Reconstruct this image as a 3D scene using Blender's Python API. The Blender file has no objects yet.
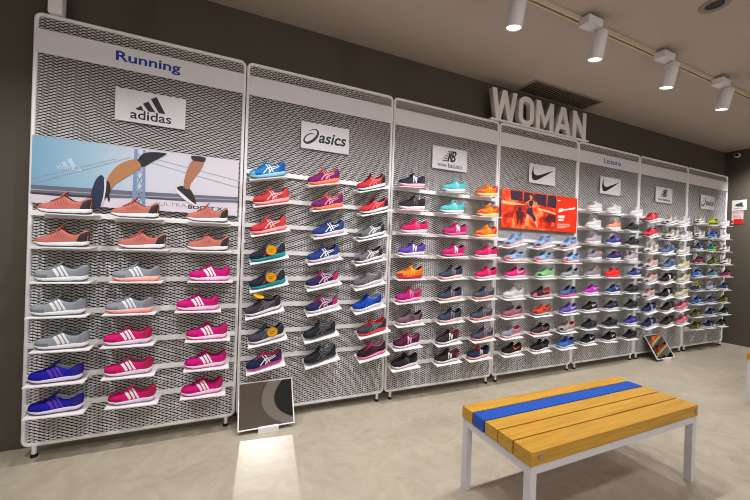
import bpy, bmesh, math, random
from mathutils import Vector, Matrix
random.seed(7)
D = bpy.data
scene = bpy.context.scene
COL = scene.collection
PI = math.pi

# ------------------------------------------------------------------ helpers
def lin(c):
    return tuple(((v/255)/12.92 if v/255 <= .04045 else ((v/255+.055)/1.055)**2.4) for v in c)

MATS = {}
def mat(rgb, rough=.6, spec=.4, metal=0., noise=0., nscale=60., name=None, emit=0., coat=0.):
    key = (rgb, rough, spec, metal, noise, nscale, emit, coat)
    if key in MATS: return MATS[key]
    m = D.materials.new(name or 'paint'); m.use_nodes = True
    nt = m.node_tree; b = nt.nodes['Principled BSDF']
    c = lin(rgb)+(1,)
    b.inputs['Base Color'].default_value = c
    b.inputs['Roughness'].default_value = rough
    b.inputs['Metallic'].default_value = metal
    b.inputs['Specular IOR Level'].default_value = spec
    b.inputs['Coat Weight'].default_value = coat
    if noise:
        tc = nt.nodes.new('ShaderNodeTexCoord'); n = nt.nodes.new('ShaderNodeTexNoise')
        n.inputs['Scale'].default_value = nscale; n.inputs['Detail'].default_value = 4
        r = nt.nodes.new('ShaderNodeMix'); r.data_type = 'RGBA'
        r.inputs[6].default_value = tuple(max(0, x*(1-noise)) for x in c[:3])+(1,)
        r.inputs[7].default_value = tuple(min(1, x*(1+noise)) for x in c[:3])+(1,)
        nt.links.new(tc.outputs['Object'], n.inputs['Vector']); nt.links.new(n.outputs['Fac'], r.inputs[0])
        nt.links.new(r.outputs[2], b.inputs['Base Color'])
    if emit:
        b.inputs['Emission Color'].default_value = c; b.inputs['Emission Strength'].default_value = emit
    MATS[key] = m
    return m

def link(name, me, m=None, parent=None, smooth=False):
    o = D.objects.new(name, me); COL.objects.link(o)
    if m is not None:
        if len(me.materials) == 0: me.materials.append(m)
        else: me.materials[0] = m
    if parent is not None: o.parent = parent
    if smooth:
        me.polygons.foreach_set('use_smooth', [True]*len(me.polygons))
    return o

def tag(o, label=None, cat=None, group=None, kind=None):
    if label: o['label'] = label
    if cat: o['category'] = cat
    if group: o['group'] = group
    if kind: o['kind'] = kind
    return o

def thing(name, label, cat, loc=(0, 0, 0), rot=(0, 0, 0), group=None):
    o = D.objects.new(name, None); COL.objects.link(o)
    o.empty_display_size = .05
    o.location = loc; o.rotation_euler = rot
    return tag(o, label, cat, group)

def mesh_from(vs, fs, name='m'):
    me = D.meshes.new(name); me.from_pydata([tuple(v) for v in vs], [], fs); me.update(); return me

def bm_mesh(bm, name='m'):
    me = D.meshes.new(name); bm.normal_update(); bm.to_mesh(me); bm.free(); return me

def add_box(bm, x0, x1, y0, y1, z0, z1, bev=0):
    r = bmesh.ops.create_cube(bm, size=1)
    vs = r['verts']
    for v in vs:
        v.co = Vector((x0+(v.co.x+.5)*(x1-x0), y0+(v.co.y+.5)*(y1-y0), z0+(v.co.z+.5)*(z1-z0)))
    if bev:
        es = list({e for v in vs for e in v.link_edges})
        bmesh.ops.bevel(bm, geom=es, offset=bev, segments=2, affect='EDGES', profile=.7)

def box(name, x0, x1, y0, y1, z0, z1, m, parent=None, bev=0):
    bm = bmesh.new(); add_box(bm, x0, x1, y0, y1, z0, z1, bev)
    return link(name, bm_mesh(bm, name), m, parent)

def add_cyl(bm, p0, p1, r0, r1=None, n=20, caps=True):
    r1 = r0 if r1 is None else r1
    p0, p1 = Vector(p0), Vector(p1); d = (p1-p0)
    q = d.to_track_quat('Z', 'Y').to_matrix()
    a = [bm.verts.new(p0+q@Vector((r0*math.cos(2*PI*i/n), r0*math.sin(2*PI*i/n), 0))) for i in range(n)]
    b = [bm.verts.new(p1+q@Vector((r1*math.cos(2*PI*i/n), r1*math.sin(2*PI*i/n), 0))) for i in range(n)]
    for i in range(n):
        bm.faces.new((a[i], a[(i+1) % n], b[(i+1) % n], b[i]))
    if caps:
        bm.faces.new(a[::-1]); bm.faces.new(b)

def cyl(name, p0, p1, r0, m, parent=None, r1=None, n=20):
    bm = bmesh.new(); add_cyl(bm, p0, p1, r0, r1, n)
    return link(name, bm_mesh(bm, name), m, parent)

def lathe_mesh(prof, n=28):
    """profile of (radius, z) spun about z"""
    vs, fs = [], []
    for r, z in prof:
        for i in range(n): vs.append((r*math.cos(2*PI*i/n), r*math.sin(2*PI*i/n), z))
    for k in range(len(prof)-1):
        for i in range(n):
            j = (i+1) % n
            fs.append((k*n+i, k*n+j, (k+1)*n+j, (k+1)*n+i))
    return mesh_from(vs, fs)

def curve_mesh(cu):
    o = D.objects.new('tmp', cu); COL.objects.link(o)
    dg = bpy.context.evaluated_depsgraph_get(); dg.update()
    me = D.meshes.new_from_object(o.evaluated_get(dg))
    D.objects.remove(o); return me

def flat_mesh(loops, depth=0., bev=0.):
    """filled 2D outline(s) in x,z -> mesh; holes allowed; front faces -y; thickness depth"""
    cu = D.curves.new('c', 'CURVE'); cu.dimensions = '2D'; cu.fill_mode = 'BOTH'
    cu.extrude = depth/2; cu.bevel_depth = bev
    for lp in loops:
        s = cu.splines.new('POLY'); s.points.add(len(lp)-1)
        for p, (x, z) in zip(s.points, lp): p.co = (x, z, 0, 1)
        s.use_cyclic_u = True
    me = curve_mesh(cu)
    me.transform(Matrix.Rotation(PI/2, 4, 'X'))
    me.transform(Matrix.Translation((0, -depth/2, 0)))
    return me

def flat(name, loops, y, m, parent, depth=.0008):
    me = flat_mesh(loops, depth); me.transform(Matrix.Translation((0, y, 0)))
    return link(name, me, m, parent)

def text_mesh(body, x0, x1, z0, z1, depth=.001, bold=0., shear=0.):
    cu = D.curves.new('t', 'FONT'); cu.body = body; cu.size = 1; cu.offset = bold; cu.shear = shear
    cu.extrude = .01
    me = curve_mesh(cu)
    xs = [v.co.x for v in me.vertices]; ys = [v.co.y for v in me.vertices]
    ax, bx, ay, by = min(xs), max(xs), min(ys), max(ys)
    for v in me.vertices:
        x, y, z = v.co
        v.co = (x0+(x-ax)/(bx-ax)*(x1-x0), -depth/2-z/.01*depth/2, z0+(y-ay)/(by-ay)*(z1-z0))
    me.update(); return me

def text(name, body, x0, x1, z0, z1, y, m, parent, bold=.0, shear=0., depth=.001):
    me = text_mesh(body, x0, x1, z0, z1, depth, bold, shear)
    me.transform(Matrix.Translation((0, y, 0)))
    return link(name, me, m, parent)

def interp(tab, t):
    if t <= tab[0][0]: return tab[0][1]
    for (a, va), (b, vb) in zip(tab, tab[1:]):
        if t <= b:
            u = (t-a)/(b-a); return va+(vb-va)*u
    return tab[-1][1]

def spl(pts, n=8, closed=True):
    """Catmull-Rom through 2D points"""
    out = []; N = len(pts)
    rng = range(N) if closed else range(N-1)
    for i in rng:
        p0, p1, p2, p3 = (pts[(i+k-1) % N] if closed else pts[min(max(i+k-1, 0), N-1)] for k in range(4))
        for j in range(n):
            t = j/n
            out.append(tuple(.5*((2*b)+(-a+c)*t+(2*a-5*b+4*c-d)*t*t+(-a+3*b-3*c+d)*t**3) for a, b, c, d in zip(p0, p1, p2, p3)))
    if not closed: out.append(pts[-1])
    return out

# ------------------------------------------------------------------ materials
M_white = mat((240, 238, 238), .45, name='white_powder_coat')
M_mesh = mat((246, 244, 243), .45, name='expanded_metal_paint')
M_board = mat((226, 221, 224), .5, name='white_board')
M_sign = mat((214, 210, 212), .5, name='sign_white')
M_black = mat((24, 22, 24), .5, name='black_print')
M_rubber = mat((20, 19, 19), .6, name='black_rubber')
M_blueprint = mat((20, 55, 160), .5, name='blue_lettering')
M_fix = mat((225, 222, 224), .4, name='white_fixture')

def floor_material():
    m = D.materials.new('polished_concrete'); m.use_nodes = True; nt = m.node_tree; L = nt.links
    b = nt.nodes['Principled BSDF']
    tc = nt.nodes.new('ShaderNodeTexCoord')
    n1 = nt.nodes.new('ShaderNodeTexNoise'); n1.inputs['Scale'].default_value = 1.1; n1.inputs['Detail'].default_value = 8; n1.inputs['Distortion'].default_value = 1.6
    n2 = nt.nodes.new('ShaderNodeTexNoise'); n2.inputs['Scale'].default_value = 5.5; n2.inputs['Detail'].default_value = 6; n2.inputs['Distortion'].default_value = 2.2
    L.new(tc.outputs['Object'], n1.inputs['Vector']); L.new(tc.outputs['Object'], n2.inputs['Vector'])
    mx = nt.nodes.new('ShaderNodeMath'); mx.operation = 'ADD'; L.new(n1.outputs['Fac'], mx.inputs[0]); L.new(n2.outputs['Fac'], mx.inputs[1])
    hf = nt.nodes.new('ShaderNodeMath'); hf.operation = 'MULTIPLY'; hf.inputs[1].default_value = .5; L.new(mx.outputs[0], hf.inputs[0])
    cr = nt.nodes.new('ShaderNodeValToRGB'); e = cr.color_ramp.elements
    e[0].position = .34; e[0].color = lin((172, 161, 141))+(1,)
    e[1].position = .66; e[1].color = lin((198, 188, 168))+(1,)
    L.new(hf.outputs[0], cr.inputs['Fac']); L.new(cr.outputs['Color'], b.inputs['Base Color'])
    rr = nt.nodes.new('ShaderNodeMapRange'); rr.inputs['To Min'].default_value = .22; rr.inputs['To Max'].default_value = .42
    L.new(n2.outputs['Fac'], rr.inputs['Value']); L.new(rr.outputs['Result'], b.inputs['Roughness'])
    b.inputs['Specular IOR Level'].default_value = .4
    return m

def wood_material():
    m = D.materials.new('varnished_pine'); m.use_nodes = True; nt = m.node_tree; L = nt.links
    b = nt.nodes['Principled BSDF']
    tc = nt.nodes.new('ShaderNodeTexCoord'); mp = nt.nodes.new('ShaderNodeMapping')
    mp.inputs['Scale'].default_value = (1.6, 22, 22)
    n = nt.nodes.new('ShaderNodeTexNoise'); n.inputs['Scale'].default_value = 2.2; n.inputs['Detail'].default_value = 5; n.inputs['Distortion'].default_value = .8
    L.new(tc.outputs['Object'], mp.inputs['Vector']); L.new(mp.outputs['Vector'], n.inputs['Vector'])
    cr = nt.nodes.new('ShaderNodeValToRGB'); e = cr.color_ramp.elements
    e[0].position = .3; e[0].color = lin((194, 140, 36))+(1,)
    e[1].position = .7; e[1].color = lin((218, 168, 62))+(1,)
    L.new(n.outputs['Fac'], cr.inputs['Fac']); L.new(cr.outputs['Color'], b.inputs['Base Color'])
    b.inputs['Roughness'].default_value = .38
    return m
M_floor = floor_material(); M_wood = wood_material()

# ------------------------------------------------------------------ room shell
XL, XR, YB, YF, HC = -1.7, 8.59, .14, -8.0, 3.15
FZ = .025     # floor level
M_wall = mat((84, 78, 68), .75, .3, noise=.05, nscale=3, name='dark_taupe_wall')
M_ceil = mat((186, 174, 164), .8, .2, noise=.02, nscale=2, name='ceiling_paint')
for nm, a, m in (('floor', (XL-.1, XR+.1, YF, YB+.1, -.1, FZ), M_floor),
                 ('ceiling', (XL-.1, XR+.1, YF, YB+.1, HC, HC+.1), M_ceil),
                 ('wall_back', (XL-.1, XR+.1, YB, YB+.1, FZ, HC), M_wall),
                 ('wall_right', (XR, XR+.1, YF, YB, FZ, HC), M_wall),
                 ('wall_left', (XL-.1, XL, YF, YB, FZ, HC), M_wall)):
    tag(box(nm, *a, m), kind='structure')

# ------------------------------------------------------------------ display panels
B = [0, 1.19, 2.402, 3.618, 4.822, 6.02, 7.18, 8.345]
PTOP, PBOT = 2.706, .088
ORD = ['first', 'second', 'third', 'fourth', 'fifth', 'sixth', 'seventh']
PW = 1.19

def expanded_metal(w, h, lwd=.0445, swd=.0093, sw=.0030, dp=.003):
    """one mesh of all strands of an expanded metal sheet, lower left at the origin, in x,z"""
    vs, fs = [], []
    ncol = int(round(w/(lwd/2))); nrow = int(round(h/swd))
    dx = w/ncol; dz = h/nrow
    def strand(x0, z0, x1, z1, k):
        i = len(vs)
        tw = .0012 if k else -.0012
        for (x, z) in ((x0, z0), (x1, z1)):
            vs.extend([(x, -dp/2-tw, z-sw/2), (x, -dp/2+tw, z+sw/2), (x, dp/2+tw, z+sw/2), (x, dp/2-tw, z-sw/2)])
        for a in range(4):
            b = (a+1) % 4
            fs.append((i+a, i+b, i+4+b, i+4+a))
    fl = .22
    for r in range(nrow+1):
        for c in range(ncol):
            # zig-zag line r: nodes alternate up and down by dz/4, with a short flat bond at each node
            up0 = (c+r) % 2; z = r*dz
            za = z+(dz*.27 if up0 else -dz*.27); zb = z+(-dz*.27 if up0 else dz*.27)
            xa, xb = c*dx, (c+1)*dx
            strand(xa+dx*fl*.5, za, xb-dx*fl*.5, zb, 1)
            strand(xb-dx*fl*.5, zb, xb+dx*fl*.5, zb, 0) if c < ncol-1 else None
    return mesh_from(vs, fs, 'expanded_metal')
ME_MESH = expanded_metal(PW-.03, PTOP-PBOT-.03)
ME_MESH.materials.append(M_mesh)

def frame_mesh(w):
    r = .011; x0, x1, z0, z1 = r, w-r, PBOT+r, PTOP-r; R = .032
    cu = D.curves.new('f', 'CURVE'); cu.dimensions = '3D'; cu.bevel_depth = r; cu.bevel_resolution = 3
    pts = []
    for cx, cz, a0 in ((x1-R, z1-R, 0), (x0+R, z1-R, 90), (x0+R, z0+R, 180), (x1-R, z0+R, 270)):
        for k in range(7):
            a = math.radians(a0+15*k); pts.append((cx+R*math.cos(a), r, cz+R*math.sin(a)))
    s = cu.splines.new('POLY'); s.points.add(len(pts)-1); s.use_cyclic_u = True
    for p, q in zip(s.points, pts): p.co = q+(1,)
    me = curve_mesh(cu)
    for p in me.polygons: p.use_smooth = True
    return me

SLOTS = [
 [(1.499, [(0.208, 0.7), (0.554, 0.5), (0.965, 0.4)]),
  (1.304, [(0.198, 0.2), (0.595, 0.3), (0.974, 0.2)]),
  (1.099, [(0.199, -0.4), (0.569, -0.7), (0.989, -0.4)]),
  (0.899, [(0.190, -0.5), (0.539, -0.5), (0.921, -1.0)]),
  (0.700, [(0.211, -1.2), (0.535, -0.4), (0.984, -0.9)]),
  (0.506, [(0.188, -0.7), (0.544, -0.5), (0.981, -0.8)]),
  (0.324, [(0.192, -1.6), (0.567, -1.5), (0.966, -0.9)])],
 [(1.845, [(0.166, 12.2), (0.585, 12.3), (0.988, 14.9)]),
  (1.656, [(0.197, 12.2), (0.621, 11.6), (1.020, 14.5)]),
  (1.447, [(0.186, 12.7), (0.636, 12.2), (0.995, 13.2)]),
  (1.249, [(0.185, 12.7), (0.600, 11.7), (0.984, 12.6)]),
  (1.051, [(0.190, 13.5), (0.600, 12.1), (0.986, 13.7)]),
  (0.858, [(0.165, 13.1), (0.603, 11.8), (0.991, 13.6)]),
  (0.653, [(0.193, 11.0), (0.592, 11.3), (1.038, 11.7)]),
  (0.460, [(0.185, 10.9), (0.604, 12.1), (1.040, 11.6)])],
 [(1.905, [(0.155, 2.5), (0.601, 2.9), (0.993, 3.4)]),
  (1.709, [(0.167, 2.4), (0.588, 2.5), (1.012, 2.5)]),
  (1.506, [(0.195, 2.6), (0.629, 3.1), (0.997, 2.2)]),
  (1.311, [(0.174, 2.3), (0.616, 2.6), (1.008, 2.3)]),
  (1.106, [(0.165, 1.2), (0.600, 4.5), (1.014, 3.3)]),
  (0.909, [(0.160, 3.7), (0.595, 4.0), (0.993, 2.9)]),
  (0.709, [(0.173, 2.9), (0.603, 3.2), (0.976, 2.9)]),
  (0.511, [(0.155, 3.1), (0.589, 3.4), (0.994, 2.9)]),
  (0.336, [(0.140, 3.5), (0.588, 3.0), (0.950, 2.4)])],
 [(1.444, [(0.151, 12.7), (0.566, 12.1), (0.967, 11.8)]),
  (1.276, [(0.157, 1.3), (0.568, 1.6), (1.003, 1.7)]),
  (1.109, [(0.176, 1.8), (0.601, 1.6), (0.996, 1.8)]),
  (0.902, [(0.160, 1.4), (0.555, 1.6), (0.969, 1.6)]),
  (0.713, [(0.155, 1.9), (0.564, 1.9), (0.991, 1.9)]),
  (0.510, [(0.144, 1.9), (0.562, 1.3), (0.967, 1.3)]),
  (0.334, [(0.164, 1.0), (0.563, 1.2), (0.969, 0.8)])],
 [(1.888, [(0.177, 0.8), (0.525, 0.7), (0.971, 1.4)]),
  (1.690, [(0.167, 1.0), (0.537, 1.0), (0.902, 1.2)]),
  (1.509, [(0.177, 2.0), (0.551, 1.7), (0.918, 0.8)]),
  (1.323, [(0.204, 1.1), (0.567, 1.3), (0.909, 0.3)]),
  (1.120, [(0.189, 0.9), (0.543, 0.3), (0.988, 0.3)]),
  (0.919, [(0.167, 0.3), (0.571, -0.1), (0.934, -0.1)]),
  (0.724, [(0.153, 1.8), (0.541, 1.2), (0.930, -0.6)]),
  (0.522, [(0.155, 0.3), (0.532, -0.7), (0.936, -0.5)]),
  (0.348, [(0.137, 0.3), (0.527, -1.3), (0.938, -0.1)])],
 [(1.832, [(0.091, 10.0), (0.531, 8.9), (0.861, 9.4)]),
  (1.638, [(0.095, 10.0), (0.595, 9.0), (0.933, 8.5)]),
  (1.433, [(0.123, 8.4), (0.504, 8.6), (0.888, 8.6)]),
  (1.236, [(0.128, 8.9), (0.549, 9.3), (0.901, 8.6)]),
  (1.048, [(0.125, 9.3), (0.508, 9.8), (0.916, 9.4)]),
  (0.847, [(0.094, 8.9), (0.504, 9.7), (0.886, 8.6)]),
  (0.663, [(0.120, 9.3), (0.555, 9.5), (0.898, 9.1)]),
  (0.469, [(0.131, 8.3), (0.552, 8.4), (0.910, 8.3)])],
 [(1.891, [(0.127, 3.3), (0.498, 2.0), (0.843, 1.6)]),
  (1.689, [(0.140, 2.2), (0.503, 1.6), (0.873, 1.2)]),
  (1.503, [(0.124, 2.0), (0.479, 1.6), (0.882, 1.2)]),
  (1.307, [(0.130, 1.5), (0.549, 1.7), (0.928, 1.3)]),
  (1.122, [(0.098, 1.9), (0.544, 1.2), (0.942, 0.6)]),
  (0.923, [(0.120, 0.8), (0.511, 0.4), (0.895, 0.2)]),
  (0.728, [(0.133, 1.0), (0.504, 0.1), (0.895, -0.2)]),
  (0.547, [(0.110, 0.3), (0.517, 0.2), (0.923, -0.5)]),
  (0.370, [(0.114, -0.2), (0.481, -0.9), (0.845, -0.6)])],
]
LEAN = [4, 14, 9, 8, 4, 9, 5]     # forward slope of the trays in degrees
GRID = [.332, .512, .705, .906, 1.104, 1.302, 1.504, 1.70, 1.90]

def tray_mesh(w=.275, d=.145, th=.004):
    bm = bmesh.new()
    add_box(bm, -w/2, w/2, -d, 0, -th, 0)
    add_box(bm, -w/2, w/2, -.003, 0, -.03, -th)      # hook plate against the rail
    add_box(bm, -w/2, w/2, -d, -d+.003, -.0055, -th)  # folded front lip
    return bm_mesh(bm, 'tray')
TRAY_W = [.275, .275, .275, .27, .238, .238, .238]
ME_TRAYS = {q: tray_mesh(q) for q in set(TRAY_W)}
for q in ME_TRAYS.values(): q.materials.append(M_white)
ME_FOOT = None
PANELS = []
PDESC = ['under the blue Running lettering with a big runner poster', 'with round yellow tags on its shoes, second from the left',
         'with no poster, third from the left', 'with a red runner poster, fourth from the left',
         'under the blue Leisure lettering, fifth from the left', 'sixth from the left, behind the small mirror with orange reflection',
         'at the far right end of the row']
for i in range(7):
    x0, w = B[i], B[i+1]-B[i]
    p = thing('display_panel', 'white mesh shoe display panel '+PDESC[i], 'display panel', (x0, 0, 0), group='mesh display panels along the wall')
    PANELS.append(p)
    link('frame', frame_mesh(w-.004), M_white, p)
    em = D.objects.new('mesh_sheet', ME_MESH); COL.objects.link(em); em.parent = p
    em.scale = ((w-.034)/(PW-.03), 1, 1); em.location = (.015, .016, PBOT+.015)
    box('header_board', .016, w-.02, -.004, .006, 2.462, 2.604, M_board, p, .002)
    for fx in (.062, w-.066):
        ft = cyl('foot', (fx, .012, .03), (fx, .012, PBOT+.004), .0125, M_white, p)
        cyl('rubber_glide', (fx, .012, FZ), (fx, .012, FZ+.02), .018, M_rubber, ft, .015)
    n = len(SLOTS[i])
    gl = GRID[:n] if i not in (1, 5) else GRID[1:n+1]
    if i in (1, 5): gl = [g for g in GRID[:n+1]][1:] if n == 8 else gl
    for zr in gl:
        box('shelf_rail', .018, w-.022, -.006, .0075, zr-.017, zr+.015, M_white, p)
    for (z, cs) in SLOTS[i]:
        for (cx, a) in cs:
            tr = D.objects.new('shoe_tray', ME_TRAYS[TRAY_W[i]]); COL.objects.link(tr); tr.parent = p
            be = math.radians(LEAN[i]); tw = TRAY_W[i]/2
            tx = min(max(cx+(.012, .006, -.004, -.01, -.03, -.03, -.03)[i], tw), w-.006-tw)
            tr.matrix_local = Matrix.Translation((tx, -.007, z+.123*math.sin(be)-.0012-(cx-tx)*math.tan(math.radians(a)))) @ Matrix.Rotation(be, 4, 'X') @ Matrix.Rotation(-math.radians(a), 4, 'Y')

# lettering on the header boards (parts of their panels)
text('lettering', 'Running', .405, .766, 2.492, 2.572, -.0045, M_blueprint, PANELS[0], bold=.021)
text('lettering', 'Leisure', .445, .775, 2.503, 2.566, -.0045, M_blueprint, PANELS[4], bold=.006)

# ------------------------------------------------------------------ brand signs
def circ(cx, cz, rx, rz, n=32, a0=0, a1=360):
    return [(cx+rx*math.cos(math.radians(a0+(a1-a0)*k/n)), cz+rz*math.sin(math.radians(a0+(a1-a0)*k/n))) for k in range(n)]

def bars_logo(par, cx, cz, s, y, m, name='logo'):
    """three slanted bars rising to the right, cut by a horizontal base"""
    def L(px, v): return (-.198+.396*(px-65)/647, .104-(v-42-.167*(px-65))/285*.208)
    bars = [[(380, 150), (432, 130), (520, 288), (456, 277)], [(308, 192), (358, 172), (426, 272), (362, 262)], [(243, 235), (295, 210), (320, 256), (262, 246)]]
    loops = [[(cx+s*L(*p)[0], cz+s*L(*p)[1]) for p in q] for q in bars]
    return flat(name, loops, y, m, par)

def swoosh_loop(cx, cz, s):
    up = [(-1.0, .10), (-.93, .34), (-.80, .60), (-.84, .30), (-.76, .10), (-.52, .02), (-.2, .09), (.3, .26), (1.05, .52)]
    lo = [(.5, .20), (0, -.05), (-.45, -.27), (-.75, -.33), (-.93, -.22)]
    a = spl(up, 6, False); b = spl([up[-1]]+lo+[up[0]], 6, False)
    return [(cx+s*x, cz+s*z) for x, z in a[:-1]+b[:-1]]

def spiral_logo(par, cx, cz, s, y, m):
    """slanted open loop, thick at the lower left, thin at both ends"""
    px = [(172, 198, 3), (232, 178, 9), (272, 192, 18), (284, 228, 24), (262, 276, 28), (215, 318, 32), (160, 338, 30), (122, 318, 22), (128, 275, 16), (165, 240, 13), (212, 228, 9), (246, 250, 4)]
    c = spl([((x-380)/1500, -((v-285)-.165*(x-380))/1500) for x, v, q in px], 6, False)
    wq = spl([(q/1500, 0) for x, v, q in px], 6, False)
    L, R = [], []
    for k, (x, z) in enumerate(c):
        x0, z0 = c[max(k-1, 0)]; x1, z1 = c[min(k+1, len(c)-1)]
        d = math.hypot(x1-x0, z1-z0); nx, nz = -(z1-z0)/d, (x1-x0)/d; h = max(wq[k][0], .001)*.5
        L.append((cx+s*(x+nx*h), cz+s*(z+nz*h))); R.append((cx+s*(x-nx*h), cz+s*(z-nz*h)))
    # the stroke as one strip of quads with thickness
    n = len(L); vs = [(x, y, z) for x, z in L]+[(x, y, z) for x, z in R]
    me = mesh_from(vs, [(i, n+i, n+i+1, i+1) for i in range(n-1)])
    return link('logo', me, m, par)

def nb_logo(par, cx, cz, s, y, m):
    """heavy slanted N and B run together, speed lines cut into the left"""
    def P(pts): return [(cx+s*(x+.28*z), cz+s*z) for x, z in pts]
    loops = [P([(-.30, -.62), (-.08, -.62), (-.08, -.05), (.10, -.62), (.10, .62), (-.06, .62), (-.06, .1), (-.2, .62), (-.30, .62)]),
             P([(.14, -.62)]+[(.45+.30*math.cos(math.radians(a)), -.31+.31*math.sin(math.radians(a))) for a in range(-90, 91, 15)]
               + [(.42+.27*math.cos(math.radians(a)), .31+.31*math.sin(math.radians(a))) for a in range(-90, 91, 15)]+[(.14, .62)]),
             P([(.32, -.40), (.32, -.12), (.48, -.12), (.55, -.26), (.48, -.40)]), P([(.32, .14), (.32, .40), (.46, .40), (.52, .27), (.46, .14)])]
    for k in range(5):
        z = -.56+k*.26
        loops.append(P([(-.95+.06*k+(.16 if k > 2 else 0), z-.05), (-.34, z-.05), (-.34, z+.06), (-.93+.06*k+(.16 if k > 2 else 0), z+.06)]))
    return flat('logo', loops, y, m, par)

SIGN = ['small white sign with black three bar logo on the first panel', 'white sign with black spiral logo on the second panel',
        'white sign with slanted NB letters on the third panel', 'white sign with black tick logo above the red poster',
        'white sign with black tick logo below the Leisure lettering', 'white sign with slanted NB letters on the sixth panel',
        'white sign with black spiral logo on the far right panel']
for i in range(7):
    w = B[i+1]-B[i]; cx = w/2+(.012, 0, 0, .015, -.01, -.03, -.04)[i]
    s = thing('brand_sign', SIGN[i], 'sign', (B[i]+cx, -.001, 2.235), group='brand signs on the mesh panels')
    box('plate', -.198, .198, -.005, .0, -.104, .104, M_sign, s)
    y = -.0052
    if i == 0:
        bars_logo(s, 0, 0, 1., y, M_black)
        text('lettering', 'adidas', -.115, .115, -.082, -.022, y, M_black, s, bold=.012)
    elif i in (1, 6):
        spiral_logo(s, .0, .0, 1., y-.0006, M_black)
        text('lettering', 'asics', -.058, .172, -.045, .040, y, M_black, s, bold=.02, shear=.22)
    elif i in (2, 5):
        nb_logo(s, .005, .027, .085, y, M_black)
        text('lettering', 'new balance', -.135, .145, -.082, -.040, y, M_black, s, bold=.004)
    else:
        flat('logo', [swoosh_loop(.0, -.02, .165)], y, M_black, s)

# ------------------------------------------------------------------ posters
def grad_print(name, stops, axis=0):
    m = D.materials.new(name); m.use_nodes = True; nt = m.node_tree; L = nt.links
    b = nt.nodes['Principled BSDF']; b.inputs['Roughness'].default_value = .5
    tc = nt.nodes.new('ShaderNodeTexCoord'); sx = nt.nodes.new('ShaderNodeSeparateXYZ'); cr = nt.nodes.new('ShaderNodeValToRGB')
    L.new(tc.outputs['Generated'], sx.inputs[0]); L.new(sx.outputs[axis], cr.inputs['Fac']); L.new(cr.outputs['Color'], b.inputs['Base Color'])
    e = cr.color_ramp.elements
    e[0].position = stops[0][0]; e[0].color = lin(stops[0][1])+(1,)
    e[1].position = stops[-1][0]; e[1].color = lin(stops[-1][1])+(1,)
    for p, c in stops[1:-1]:
        q = e.new(p); q.color = lin(c)+(1,)
    return m

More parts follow.
